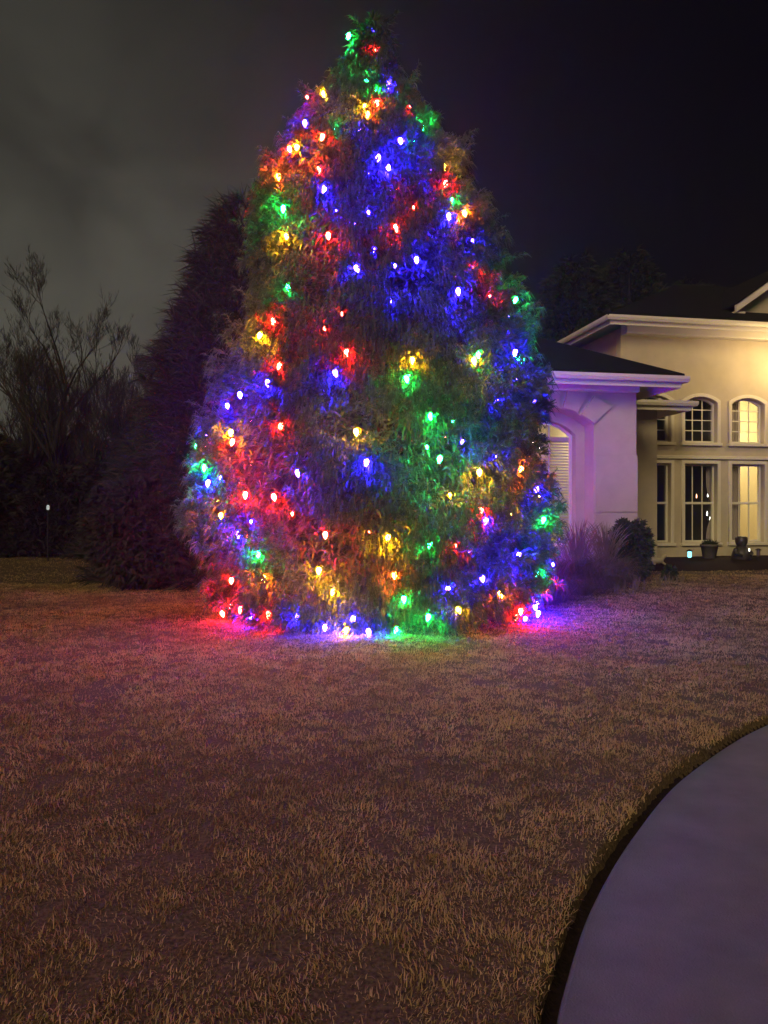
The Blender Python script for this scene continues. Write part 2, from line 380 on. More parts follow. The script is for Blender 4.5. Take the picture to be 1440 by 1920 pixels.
tb = MB().tube([(0, 0, -.1), (.03, 0, 1.5), (-.05, .03, 4), (-.15, .02, 7), (-.2, 0, 9)], [.24, .2, .14, .07, .012], 10)
tb.build('trunk', M['bark'], tree, True)
for i in range(46):
    z = .35 + 8.0*(i/46)**1.05; th = i*2.4; a = float(tr_(z))*.86; cx0 = float(np.interp(z, [0, 1.5, 4, 7, 9], [0, .03, -.05, -.15, -.2]))
    ex = float(tcx(z))-.05+math.cos(th)*a; ey = math.sin(th)*a*DEP
    MB().tube([(cx0, 0, z), ((cx0+ex)/2, ey/2, z+.12), (ex, ey, z+.02)], [.035, .02, .006], 5).build('limb', M['bark'], tree, True)

# ------------------------------------------------------------------ light bulbs (big faceted glass lamps) on one string
BL = """G655,67 R705,96 b701,63 G685,147 b651,112 r727,132 B727,158 G703,175 R706,191 Y685,201 O689,214 Y604,175 r576,184 B572,230 r770,200 G625,240 y607,228 R606,256 B675,248 G790,237
B750,264 g776,262 R542,280 Y557,276 R596,318 B710,295 B726,313 B812,316 Y832,313 R838,344 O522,329 B609,354 r744,355 b789,347 g848,376 G532,390 r775,391 B841,405 O870,400 Y536,442 R615,441 R741,426 b886,453
B666,503 B780,487 R888,503 r918,555 G968,562 G540,538 b731,565 B858,545 R514,600 Y489,628 r607,618 R649,660 Y772,675 G898,664 Y887,676 R525,685 B501,717 B627,699 G761,710 B967,660 b968,713 B933,754 G806,780 R528,798 Y667,809
B688,866 B557,886 G826,860 b868,830 Y899,885 b931,859 O978,880 R512,931 y843,930 R900,954 B912,976 G1020,974 B1005,916 y1012,930 B449,740 Y433,811 R437,828 b389,817 g368,838 G384,876 B391,905 b413,897 y407,942 O414,967 R460,927
B447,1001 b470,980 r462,1008 G484,1038 R434,1088 O493,1084 R610,1002 Y598,1069 Y627,1108 B466,1156 Y728,1007 O740,1078 G757,1123 G745,1180 B610,1176 G806,1020 r854,1025 y959,965 y1027,1020 B974,1041 B904,1084 G1008,1078 b1036,1060
B840,1105 Y858,1143 O937,1113 r960,1098 b880,1035 R415,1150 R400,1172 B520,1196 R446,1192 B690,1184 R968,1156 B1010,1150 B985,1160 Y650,1180 b700,560 b690,400""".split()  # includes extra bulbs at the crown's foot, added to colour the lawn
bulbs = []
for s in BL:
    px, py = map(float, s[1:].split(',')); small = s[0].islower(); c = s[0].upper()
    p = hit(px, py, -.04 if small else .03)
    bulbs.append((p, c, small))
for s in 'B650,335 B692,330 B730,360 B665,420 B790,440 B702,470 B762,320 B630,395 B740,500 R470,870 R548,965 R470,790 R640,590 R450,910 G800,840 G850,790 G780,735'.split():   # extra, mostly hidden bulbs deep among the boughs, added for glow from within
    px, py = map(float, s[1:].split(',')); bulbs.append((hit(px, py, -.42), s[0], True))
nfront = len(bulbs)
cols = 'RBGYBORGBYRB'
for i in range(56):      # the sides and back of the tree carry the string too
    z = .45 + 7.6*((i*0.618034) % 1)**1.15; th = -.12 + (math.pi+.24)*((i*0.414) % 1)
    a = float(tr_(z))+.06; q = float(lump(np.array(th), np.array(z)))
    c = cols[(i*5+i//12) % 12]
    if math.cos(th) > .35 and i % 3 == 1: c = 'B'
    if math.cos(th) < -.3 and i % 2: c = 'R'
    if math.cos(th) > .35 and i % 4 == 0 and z < 3: c = 'R'
    bulbs.append((Vector((float(tcx(z))+math.cos(th)*a*q, TY+math.sin(th)*a*q*DEP, z)), c, False))
for th, c, k in ((-2.62, 'R', False), (-2.3, 'R', False), (-2.9, 'R', False), (-2.08, 'B', False), (-1.74, 'B', False), (-1.32, 'G', False), (-.62, 'R', False), (-.36, 'B', False), (-.12, 'B', False), (.1, 'B', False)):   # extra bulbs under the lowest boughs, added to throw colour on the lawn
    z = .26 if c == 'G' else .24; a = float(tr_(z))*1.02; bulbs.append((Vector((float(tcx(z))+math.cos(th)*a, TY+math.sin(th)*a*DEP, z)), c, k))
string = empty('light_string', (0.05, TY, 0)); tag(string, 'string of red, green, blue and amber teardrop bulbs wound round the evergreen tree', 'string lights')
names = {'R': 'red', 'G': 'green', 'B': 'blue', 'Y': 'amber', 'O': 'orange'}
BM = {}; 
for c, (col, s) in BULB.items(): BM[c] = emit('lit_%s_glass' % names[c], col, s)
def bulb_mesh(sc, m):
    b = MB(); b.lathe([(r*sc, z*sc) for r, z in [(.013, 0), (.024, -.012), (.029, -.028), (.027, -.048), (.019, -.070), (.010, -.086), (.003, -.094)]], 8)
    me = bpy.data.meshes.new('bulb'); me.from_pydata(b.V, [], b.F); me.materials.append(m); me.polygons.foreach_set('use_smooth', [True]*len(me.polygons)); return me
sb = MB(); sb.lathe([(.012, .0), (.015, .005), (.015, .03), (.009, .038)], 8); sme = bpy.data.meshes.new('socket'); sme.from_pydata(sb.V, [], sb.F); sme.materials.append(M['socket'])
BMsh = {(c, k): bulb_mesh(1.04 if not k else .58, BM[c]) for c in BULB for k in (False, True)}
base = Vector((0.05, TY, 0))
for p, c, small in bulbs:
    o = bpy.data.objects.new('bulb', BMsh[(c, small)]); o.location = p-base + Vector((0, 0, .035)); o.rotation_euler = (random.uniform(-.35, .35), random.uniform(-.35, .35), random.uniform(0, 6))
    o['label'] = names[c] + ' bulb'; link(o, string)
    s = bpy.data.objects.new('socket', sme); link(s, o)
# the wire winds down tier by tier from bulb to bulb
order = sorted(range(len(bulbs)), key=lambda i: -bulbs[i][0].z); tiers = [order[i:i+12] for i in range(0, len(order), 12)]
path = []
for k, t in enumerate(tiers):
    t = sorted(t, key=lambda i: math.atan2(bulbs[i][0].y-TY, bulbs[i][0].x-float(tcx(bulbs[i][0].z))))
    path += t if k % 2 == 0 else t[::-1]
def sph(p):
    z = p.z; return math.atan2((p.y-TY)/DEP, p.x-float(tcx(z))), z
wb = MB()
for a, b in zip(path, path[1:]):
    (t0, z0), (t1, z1) = sph(bulbs[a][0]), sph(bulbs[b][0])
    pts = [bulbs[a][0]-base+Vector((0, 0, .07))]
    nseg = max(3, int(abs(t1-t0)*3)+2)
    for k in range(1, nseg):
        u = k/nseg; th = t0+(t1-t0)*u; z = max(.12, z0+(z1-z0)*u-.08*math.sin(math.pi*u)); r = float(tr_(z))*.97*float(lump(np.array(th), np.array(z)))
        pts.append(Vector((float(tcx(z))+math.cos(th)*r, TY+math.sin(th)*r*DEP, z))-base)
    pts.append(bulbs[b][0]-base+Vector((0, 0, .07)))
    wb.tube(pts, .003, 4, False)
wb.build('wire', M['wire'], string)

# ------------------------------------------------------------------ the house
YAW = R(10.4); rx, ry = math.cos(YAW), math.sin(YAW)
MC = Vector((6.24, 19.5, 0.0))
house = empty('house', MC, YAW); tag(house, 'cream stucco house with tall arched windows and dark hip roof on the right', 'house')
HB = 0.12
def hp(px, py, v):
    """u, z on the facade plane local y = v behind a pixel"""
    a = (px-CX)/F; ox, oy = MC.x - v*ry, MC.y + v*rx
    u = (a*oy-ox)/(rx-a*ry); t = oy+u*ry; return u, CAMZ+(CY-py)/F*t
def arch(x0, x1, z0, z1, rise, n=14):
    """outline of an opening whose head rises by rise in the middle"""
    pts = [(x0, z0), (x1, z0)]
    if rise <= 0: return pts + [(x1, z1), (x0, z1)]
    w = (x1-x0)/2; rad = (w*w+rise*rise)/(2*rise); c = (x0+x1)/2; zc = z1-rad; a0 = math.asin(min(1, w/rad))
    for k in range(n+1):
        a = a0-2*a0*k/n; pts.append((c+rad*math.sin(a), zc+rad*math.cos(a)))
    return pts
def arch_top(x0, x1, z1, rise):
    w = (x1-x0)/2; c = (x0+x1)/2
    if rise <= 0: return lambda x: z1
    rad = (w*w+rise*rise)/(2*rise)
    return lambda x: z1-rad+math.sqrt(max(0, rad*rad-(x-c)**2))
def window(x0, x1, z0, z1, rise, cols, rows, y, sash=False, trim=.09, sill=True):
    fw = .05
    f = curve_mesh('window', [arch(x0+.002, x1-.002, z0+.002, z1-.002, rise), arch(x0+fw, x1-fw, z0+fw, z1-fw, max(0, rise*.94))[::-1]], .08, y, M['frame'], house, .006)
    top = arch_top(x0+fw, x1-fw, z1-fw, max(0, rise*.94)); ix0, ix1, iz0 = x0+fw-.003, x1-fw+.003, z0+fw-.003
    bw = .012
    zrows = [iz0+(z1-fw-iz0)*k/rows for k in range(rows+1)]
    xcols = [ix0+(ix1-ix0)*k/cols for k in range(cols+1)]
    for k in range(1, cols): MB().box(xcols[k]-bw, xcols[k]+bw, y+.028, y+.052, iz0, top(xcols[k])-.001).build('muntin', M['frame'], f)
    for k in range(1, rows):
        if sash and k == rows//2: MB().box(ix0, ix1, y+.010, y+.070, zrows[k]-.03, zrows[k]+.03).build('sash_rail', M['frame'], f, bevel=.004)
        else: MB().box(ix0, ix1, y+.030, y+.050, zrows[k]-bw, zrows[k]+bw).build('muntin', M['frame'], f)
    for i in range(cols):
        for j in range(rows):
            a, b, c0 = xcols[i], xcols[i+1], zrows[j]; c1 = zrows[j+1]
            lim = lambda x: min(c1, top(x))
            if top((a+b)/2) <= c0+.01: continue
            pts = [(a, y+.04, c0), (b, y+.04, c0)] + [(b+(a-b)*q/6, y+.04, max(c0, lim(b+(a-b)*q/6))) for q in range(7)]
            MB().poly(pts).build('pane', M['glass'], f)
    if trim:
        curve_mesh('window_trim', [arch(x0-trim, x1+trim, z0-.01, z1+trim, rise*1.15 if rise else 0), arch(x0, x1, z0-.012, z1, rise)[::-1]], .05, -.048+YW, M['trim'], house, .008)
    if sill: MB().box(x0-trim-.03, x1+trim+.03, YW-.09, YW+.05, z0-.09, z0-.012).build('sill', M['trim'], house, bevel=.008)
    return f
# --- main wall with three pairs of windows
YW = 0.0
pairs = []
for (a, b) in ((1197, 1257), (1283, 1344), (1371, 1432), (1459, 1521)):
    u0, _ = hp(a, 900, 0); u1, _ = hp(b, 900, 0); pairs.append((u0, u1))
uref = pairs[1][0]
_, zlo = hp(1283, 1017, 0); _, zlt = hp(1283, 869, 0); _, zub = hp(1283, 829, 0); _, zut = hp(1313, 744, 0); _, zue = hp(1313, 594+24, 0)
_, ze = hp(1250, 616, 0)
EAVE = 6.47
holes = []
for i, (u0, u1) in enumerate(pairs):
    holes.append(arch(u0, u1, zlo, zlt, 0)[::-1]); holes.append(arch(u0, u1, zub, zut, .16)[::-1])
curve_mesh('wall', [[(0, HB-.3), (11.0, HB-.3), (11.0, EAVE), (0, EAVE)]] + holes, .25, 0, M['stucco'], house)
for i, (u0, u1) in enumerate(pairs):
    window(u0, u1, zlo, zlt, 0, 3, 2, .12, sash=True)
    window(u0, u1, zub, zut, .16, 3, 4, .12)
MB().box(.55, 10.9, -.075, -.001, zlt+.12, zlt+.21).build('belt_moulding', M['trim'], house, bevel=.01)
MB().box(.01, 10.9, -.05, -.001, HB-.2, HB+.28).build('plinth', M['stucco'], house)
# side wall of the main block
MB().box(.001, .25, .252, 9.0, HB-.3, EAVE).build('side_wall', M['stucco'], house)
MB().box(.252, 11.0, 8.75, 9.0, HB-.3, EAVE).build('rear_wall', M['stucco'], house)
MB().box(10.75, 11.0, .252, 8.748, HB-.3, EAVE).build('side_wall', M['stucco'], house)
def hip_roof(x0, x1, y0, y1, ze, pitch, name='roof', back=None):
    """eaves rectangle -> hip roof slab; x0..y1 are the eave lines"""
    w = min(x1-x0, y1-y0)/2; h = w*pitch
    if x1-x0 >= y1-y0: a, b = (x0+w, (y0+y1)/2), (x1-w, (y0+y1)/2)
    else: a, b = ((x0+x1)/2, y0+w), ((x0+x1)/2, y1-w)
    mb = MB(); c = [(x0, y0), (x1, y0), (x1, y1), (x0, y1)]
    for dz, rev in ((.05, False), (0, True)):
        A = (*a, ze+h+dz); B = (*b, ze+h+dz); q = [(*p, ze+dz) for p in c]
        if x1-x0 >= y1-y0: fs = [[q[0], q[1], B, A], [q[1], q[2], B], [q[2], q[3], A, B], [q[3], q[0], A]]
        else: fs = [[q[0], q[1], A], [q[1], q[2], B, A], [q[2], q[3], B], [q[3], q[0], A, B]]
        for f in fs: mb.poly(f[::-1] if rev else f)
    for i in range(4):
        p, q = c[i], c[(i+1) % 4]; mb.poly([(*p, ze), (*q, ze), (*q, ze+.05), (*p, ze+.05)])
    return mb.build(name, M['shingle'], house)
def eaves(x0, x1, y0, y1, ze, oh, sides='NSEW'):
    """soffit, fascia and gutter round a block whose eave lines are x0..y1"""
    MB().box(x0+.03, x1-.03, y0+.03, y1-.03, ze-.05, ze-.002).build('soffit', M['trim'], house)
    fz0, fz1 = ze-.22, ze+.02
    segs = {'S': (x0, x1, y0, y0+.028), 'N': (x0, x1, y1-.028, y1), 'W': (x0, x0+.028, y0+.03, y1-.03), 'E': (x1-.028, x1, y0+.03, y1-.03)}
    for s in sides:
        MB().box(*segs[s], fz0, fz1).build('fascia', M['trim'], house)
    g = {'S': [(x0-.1, y0-.07), (x1+.1, y0-.07)], 'W': [(x0-.07, y0-.1), (x0-.07, y1)], 'E': [(x1+.07, y0-.1), (x1+.07, y1)]}
    for s in sides:
        if s in g:
            (a, b), (c, d) = g[s]; prof = [(-.065, .0), (-.065, -.06), (-.03, -.12), (.035, -.12), (.04, .0), (.03, .0), (.025, -.11), (-.025, -.11), (-.055, -.055), (-.055, .0)]
            mb = MB()
            if s == 'S': P = [[(a, b+o, ze+.0+z) for o, z in prof], [(c, d+o, ze+z) for o, z in prof]]
            else:
                sg = 1 if s == 'W' else -1; P = [[(a+o*sg, b, ze+z) for o, z in prof], [(c+o*sg, d, ze+z) for o, z in prof]]
            n = len(prof)
            mb.V = [tuple(p) for p in P[0]+P[1]]
            for k in range(n): mb.F.append((k, (k+1) % n, n+(k+1) % n, n+k))
            mb.F += [tuple(range(n)), tuple(reversed(range(n, 2*n)))]
            mb.build('gutter', M['trim'], house)
# main roof
eaves(-.62, 11.6, -.62, 9.6, EAVE+.12, .62); hip_roof(-.66, 11.64, -.66, 9.64, EAVE+.13, .50)
MB().box(.0, 10.98, -.30, -.002, EAVE-.22, EAVE+.06).build('cornice', M['trim'], house, bevel=.03)
# gable over the entrance on the upper right
u0, zg = hp(1392, 585, -.3); u1 = u0+4.2; um = (u0+u1)/2; pk = 1.45; gz0 = EAVE+.75
MB().poly([(u0+.35, .35, EAVE+.15), (u1-.35, .35, EAVE+.15), (u1-.35, .35, gz0+.1), (um, .35, gz0+pk-.1), (u0+.35, .35, gz0+.1)]).build('gable_wall', M['stucco'], house)
for sx, uu in ((1, u0), (-1, u1)):
    mb = MB(); a = (uu, gz0); b = (um, gz0+pk)
    V8 = [(a[0], -.05, a[1]-.2), (b[0], -.05, b[1]-.2), (b[0], -.05, b[1]), (a[0], -.05, a[1]), (a[0], .02, a[1]-.2), (b[0], .02, b[1]-.2), (b[0], .02, b[1]), (a[0], .02, a[1])]
    mb.V = V8; mb.F = [(0, 1, 2, 3), (7, 6, 5, 4), (0, 4, 5, 1), (3, 2, 6, 7), (0, 3, 7, 4), (1, 5, 6, 2)]
    mb.build('rake_board', M['trim'], house)
    mb = MB(); V8 = [(a[0], -.08, a[1]+.01), (b[0], -.08, b[1]+.01), (b[0], 4.2, b[1]+.01), (a[0], 4.2, a[1]+.01), (a[0], -.08, a[1]+.06), (b[0], -.08, b[1]+.06), (b[0], 4.2, b[1]+.06), (a[0], 4.2, a[1]+.06)]
    mb.V = V8; mb.F = [(0, 1, 2, 3), (7, 6, 5, 4), (0, 4, 5, 1), (3, 2, 6, 7), (0, 3, 7, 4), (1, 5, 6, 2)]
    mb.build('roof', M['shingle'], house)
    x0_, x1_ = sorted((uu+.02*sx, uu+.33*sx)); MB().box(x0_, x1_, .022, 4.0, gz0-.2, gz0-.15).build('soffit', M['trim'], house)
# --- front room block (A) with a deep arched window, and the narrow block (B) beside it
VA = -3.68; VB = -1.25
uA, _ = hp(1193, 850, VA); uB, _ = hp(1232, 850, VB)
_, zA = hp(1230, 706, VA-.62)
EA = zA-.09
uAl = uA-4.3
YW = VA
wx1, _ = hp(1113, 900, VA); wx0 = wx1-1.90; _, wz1 = hp(1030, 764, VA); wz0 = HB+.75
ix1 = wx1-.20; ix0 = wx0+.20
curve_mesh('wall', [[(uAl, HB-.3), (uA, HB-.3), (uA, EA), (uAl, EA)], arch(wx0, wx1, wz0, wz1, .34)[::-1]], .42, VA, M['stucco'], house)
curve_mesh('inner_wall', [[(uAl+.3, wz0-.3), (uA-.26, wz0-.3), (uA-.26, EA-.01), (uAl+.3, EA-.01)], arch(ix0, ix1, wz0, wz1-.2, .30)[::-1]], .22, VA+.43, M['stucco'], house)
MB().box(uA-.25, uA-.001, VA+.421, 0, HB-.3, EA).build('side_wall', M['stucco'], house)
MB().box(uAl, uAl+.25, VA+.421, 3, HB-.3, EA).build('side_wall', M['stucco'], house)
window(ix0, ix1, wz0, wz1-.2, .30, 3, 1, VA+.60, sash=False, trim=0, sill=False)
# raised voussoirs over the arch, recessed joints between them
cxw = (wx0+wx1)/2; w_ = (wx1-wx0)/2; rise = .34; rad = (w_*w_+rise*rise)/(2*rise); zc = wz1-rad; a0 = math.asin(w_/rad)
for k in range(5):
    fa0 = -a0*1.02 + 2.04*a0*k/5 + .03; fa1 = -a0*1.02 + 2.04*a0*(k+1)/5 - .03
    r0, r1 = rad+.012, rad+(.46 if k != 2 else .54)
    pts = [(cxw+r0*math.sin(fa0+(fa1-fa0)*q/4), zc+r0*math.cos(fa0+(fa1-fa0)*q/4)) for q in range(5)]
    pts += [(cxw+r1*math.sin(fa1*1.12-(fa1-fa0)*1.12*q/4), zc+r1*math.cos(fa1-(fa1-fa0)*q/4)) for q in range(5)]
    curve_mesh('voussoir', [pts[::-1]], .055, VA-.056, M['stucco'], house, .006)
# stucco courses with recessed score lines
_, j1 = hp(1150, 853, VA); _, j2 = hp(1150, 961, VA)
for (a, b) in ((HB-.2, j2-.012), (j2+.012, j1-.012)):
    MB().box(wx1+.02, uA+.02, VA-.028, VA-.001, a, b).build('stucco_course', M['stucco'], house, bevel=.006)
eaves(uAl-.62, uA+.66, VA-.62, 4.0, EA+.10, .62, 'SWE'); hip_roof(uAl-.66, uA+.70, VA-.66, 5.2, EA+.11, .52)
MB().box(uAl, uA+.0, VA-.16, VA-.002, EA-.16, EA+.04).build('cornice', M['trim'], house, bevel=.02)
# block B
MB().box(uA+.0, uB, VB, VB+.25, HB-.3, EA-.05).build('wall', M['stucco'], house)
MB().box(uB-.25, uB-.001, VB+.252, -.002, HB-.3, EA-.05).build('side_wall', M['stucco'], house)
_, zB = hp(1250, 752, VB-.5)
eaves(uA-.2, uB+.60, VB-.52, -.08, zB, .5, 'SE')
mb = MB(); x0_, x1_, y0_, y1_ = uA-.2, uB+.64, VB-.56, -.012; z0_ = zB+.01
mb.poly([(x0_, y0_, z0_), (x1_, y0_, z0_), (x1_-.9, y1_, z0_+.30), (x0_, y1_, z0_+.30)]); mb.poly([(x1_, y0_, z0_), (x1_, y1_, z0_), (x1_-.9, y1_, z0_+.30)])
mb.poly([(x0_, y0_, z0_), (x0_, y1_, z0_), (x1_, y1_, z0_), (x1_, y0_, z0_)][::-1]); mb.poly([(x0_, y1_, z0_), (x0_, y0_, z0_), (x0_, y1_, z0_+.3)])
mb.build('roof', M['shingle'], house)
ud, _ = hp(1231, 740, VB-.45)
MB().box(ud-.04, ud+.04, VB-.60, VB-.54, zB+.05, EA+.0).build('downspout', M['trim'], house, bevel=.01)
# --- rooms behind the glass
def room(x0, x1, y0, y1, z0, z1, m):
    for nm, b in (('room_floor', (x0, x1, y0, y1, z0-.05, z0)), ('room_ceiling', (x0, x1, y0, y1, z1, z1+.05)), ('room_wall', (x0-.05, x0, y0, y1, z0, z1)), ('room_wall', (x1, x1+.05, y0, y1, z0, z1)), ('room_wall', (x0, x1, y1, y1+.05, z0, z1))):
        MB().box(*b).build(nm, m, house)
um_ = (pairs[1][1]+pairs[2][0])/2
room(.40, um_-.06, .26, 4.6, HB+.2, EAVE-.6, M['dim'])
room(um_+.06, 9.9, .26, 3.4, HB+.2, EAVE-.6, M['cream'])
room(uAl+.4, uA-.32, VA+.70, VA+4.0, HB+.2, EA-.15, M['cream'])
def room_lamp(loc, e, col=(1, .80, .38), label='', r=.12):
    o = empty('ceiling_lamp', (MC.x+loc[0]*rx-loc[1]*ry, MC.y+loc[0]*ry+loc[1]*rx, loc[2])); tag(o, label, 'ceiling lamp')
    MB().lathe([(.02, .30), (.16, .26), (.17, .25)], 16).build('canopy', M['metal'], o, True)
    MB().lathe([(.02, -.10), (.11, -.07), (.15, .02), (.12, .12), (.04, .17)], 16).build('globe', emit('lamp_globe', col, e), o, True)
    MB().tube([(0, 0, .15), (0, 0, .9)], .008, 6).build('rod', M['metal'], o)
room_lamp((pairs[2][1]+1.4, 1.7, 4.1), 420, label='warm glass globe lamp in the lit room behind the rightmost windows')
room_lamp((uA-1.3, VA+2.4, EA-1.1), 90, (1, .86, .50), label='warm glass globe lamp in the front room behind the blinds')
def to_world(u, v, z): return Vector((MC.x+u*rx-v*ry, MC.y+u*ry+v*rx, z))
def local_thing(name, u, v, z, label, cat, group=None): return tag(empty(name, to_world(u, v, z), YAW), label, cat, group)
def drape(x0, x1, y, z0, z1, m, name, label, pinch=0, n=26):
    t = local_thing(name, x0, y, z0, label, 'curtain')
    V = []; rows_ = 10; w = x1-x0
    for j in range(rows_+1):
        zz = (z1-z0)*j/rows_; sq = 1-pinch*math.exp(-((j/rows_-.42)/.16)**2)
        for i in range(n+1):
            s = i/n; V.append((w-(w-s*w)*sq if pinch else s*w, .035*math.sin(s*26+.4*math.sin(j)), zz))
    Fq = [(j*(n+1)+i, j*(n+1)+i+1, (j+1)*(n+1)+i+1, (j+1)*(n+1)+i) for j in range(rows_) for i in range(n)]
    mesh_obj('cloth', V, Fq, m, t, True)
    MB().tube([(-.05, 0, z1-z0+.02), (w+.05, 0, z1-z0+.02)], .012, 6).build('rod', M['metal'], t)
ca, _ = hp(1372, 900, .3); cb, _ = hp(1391, 900, .3)
drape(ca-.1, cb, .36, zlo-.1, zlt+.1, M['cloth'], 'curtain', 'grey purple drape covering the left side of the lower lit window')
drape(ca-.1, cb, .36, zub-.1, zut+.05, M['cloth'], 'curtain', 'grey purple drape covering the left side of the upper arched lit window')
ca, _ = hp(1334, 900, .3); cb, _ = hp(1347, 900, .3)
drape(ca-.12, cb, .36, zlo-.1, zlt+.1, M['cloth'], 'curtain', 'pale curtain gathered at the right side of the lower dark window', pinch=.6)
# blinds in the front room: slats are under a few pixels each
bt = local_thing('window_blind', ix0, VA+.74, wz0, 'half open pale slatted blind behind the arched front room window', 'blind')
mb = MB(); hz = wz1-.2-.42-wz0; k = 0
while k*.062 < hz:
    z = k*.062; mb.V += [(0, -.02, z), (ix1-ix0, -.02, z), (ix1-ix0, .016, z+.040), (0, .016, z+.040)]; b = len(mb.V)-4; mb.F.append((b, b+1, b+2, b+3)); k += 1
o = mb.build('slats', M['blind'], bt); o['kind'] = 'stuff'
MB().box(0, ix1-ix0, -.03, .03, hz+.0, hz+.09).build('headrail', M['blind'], bt)
# small emitters added behind the glass to imitate lights reflected in the panes
for i, (px, py, col) in enumerate(((1306, 931, (1, .45, .2)), (1327, 929, (1, 1, .9)), (1326, 964, (1, 1, .9)), (1331, 974, (1, .95, .8)))):
    u, z = hp(px, py, .5)
    t = local_thing('candle_lamp', u, .5, z-.16, ['small orange candle light behind the left panes of the dark window', 'small white light high behind the right panes of the dark window', 'small white light low behind the right panes, the upper left one of a close pair', 'small white light low behind the right panes, the lower right one of a close pair'][i], 'candle lamp', 'small lights behind the dark window')
    MB().lathe([(.035, -.02), (.035, 0), (.012, .01), (.012, .12)], 8).build('holder', M['metal'], t)
    MB().lathe([(.006, .12), (.012, .14), (.010, .18), (.002, .235)], 8).build('flame_bulb', emit('candle_glow', col, 9), t, True)
# hanging lantern in the entrance, just right of the picture: it throws the yellow light on the wall
u, z = hp(1530, 665, -1.5); lt = local_thing('hanging_lantern', u, -1.5, z, 'lit warm glass lantern hanging under the eave beside the entrance', 'lantern')
MB().lathe([(.03, .28), (.16, .18), (.17, .16)], 6).build('cap', M['metal'], lt); MB().tube([(0, 0, .25), (0, 0, 1.2)], .01, 6).build('chain', M['metal'], lt)
MB().lathe([(.07, -.14), (.10, -.10), (.10, .10), (.06, .14)], 8).build('lamp_glass', emit('lantern_glow', (1.0, .70, .28), 330), lt)
MB().lathe([(.05, -.17), (.12, -.16), (.12, -.145)], 6).build('base', M['metal'], lt)

# thin scattering volume, added to imitate lens glow round the bulbs
hz = MB().box(-152, 152, -32, 162, -1.3, 17).build('haze', bpy.data.materials.new('night_air')); hz['kind'] = 'stuff'
m = hz.data.materials[0]; m.use_nodes = True; t = m.node_tree; t.nodes.clear(); o = t.nodes.new('ShaderNodeOutputMaterial'); v = t.nodes.new('ShaderNodeVolumePrincipled')
v.inputs['Density'].default_value = 0.0011; v.inputs['Color'].default_value = (.9, .9, .9, 1); v.inputs['Anisotropy'].default_value = .80; t.links.new(v.outputs[0], o.inputs['Volume'])
# ------------------------------------------------------------------ flower bed and the things along the house
bed = []
us = np.linspace(-1.1, 11, 34)
for j, (v, h) in enumerate(((-.02, .20), (-.6, .22), (-1.2, .20), (-1.75, .12), (-2.1, -.02))):
    for u in us:
        vv = v*(1.0+.12*math.sin(u*1.1)) - .02; p = to_world(u, min(vv, -.005), 0); bed.append((p.x, p.y, float(gz(p.x, p.y))+h*(1+.12*random.random()) if j < 4 else float(gz(p.x, p.y))-.03))
m_ = len(us); tag(mesh_obj('flower_bed', bed, [(j*m_+i, (j+1)*m_+i, (j+1)*m_+i+1, j*m_+i+1) for j in range(4) for i in range(m_-1)], M['mulch'], smooth=True), kind='structure')
def bedz(u, v): p = to_world(u, v, 0); return float(gz(p.x, p.y)) + .20
def post_light(px, py, v, label, lit):
    u, z = hp(px, py, v); t = local_thing('path_light', u, v, bedz(u, v)-.04, label, 'path light')
    h = z-(bedz(u, v)-.04); h = max(h, .12)
    MB().tube([(0, 0, 0), (0, 0, h)], .016, 8).build('stake', M['metal'], t)
    MB().lathe([(.035, h), (.045, h+.02), (.045, h+.14), (.035, h+.15)], 12).build('lens', emit('cyan_led', (.25, .85, 1.0), 2.2) if lit else M['glass'] if False else M['terra'], t, True)
    MB().lathe([(.075, h+.15), (.07, h+.17), (.02, h+.20)], 12).build('cap', M['metal'], t)
post_light(1293, 1054, -1.5, 'path light with glowing pale blue lens left of the plant pot', True)
post_light(1422, 1052, -1.4, 'unlit dark path light on a thin stake right of the dark figure', False)
# plant pot
u, z = hp(1330, 1058, -1.0); t = local_thing('plant_pot', u, -1.0, bedz(u, -1)-.02, 'tapered clay pot with low leafy plant under the dark window', 'plant pot')
MB().lathe([(.14, 0), (.15, .01), (.205, .34), (.225, .34), (.225, .40), (.20, .40), (.19, .36), (.02, .35)], 24).build('pot', M['terra'], t, True)
Pp = np.stack([rng.normal(0, .07, 60), rng.normal(0, .07, 60), np.full(60, .36)], 1); V, Fc = strips(Pp, np.tile([0, 0, 1.0], (60, 1)), 8, (.08, .22), (.012, .025), .6, .5)
mesh_obj('leaves', V, Fc, M['leafgreen'], t, attr=np.full(len(V), .5))
# dark seated figure
u, z = hp(1390, 1058, -1.2); t = local_thing('garden_statue', u, -1.2, bedz(u, -1.2)-.02, 'dark squat garden statue with round head between pot and unlit path light', 'statue')
MB().lathe([(.22, 0), (.24, .03), (.23, .12), (.20, .22), (.15, .30), (.11, .345), (.10, .36)], 20).build('body', M['statue'], t, True)
MB().lathe([(.085, .345), (.12, .38), (.145, .44), (.15, .50), (.13, .56), (.13, .585), (.08, .60), (.02, .605)], 20).build('head', M['statue'], t, True)
for s in (-1, 1):
    MB().tube([(s*.17, -.02, .27), (s*.22, -.09, .16), (s*.10, -.21, .10)], [.06, .055, .045], 8).build('arm', M['statue'], t, True)
    MB().lathe([(.03, -.02), (.035, .0), (.03, .03), (.01, .045)], 8, (s*.14, 0, .54)).build('ear', M['statue'], t, True)
MB().lathe([(.004, -.035), (.018, -.02), (.018, .03), (.006, .045)], 8, (.05, -.235, .26)).build('lamp', emit('statue_lamp', (1, .95, .75), 3), t, True)  # small emitter standing in for a white glint on the figure
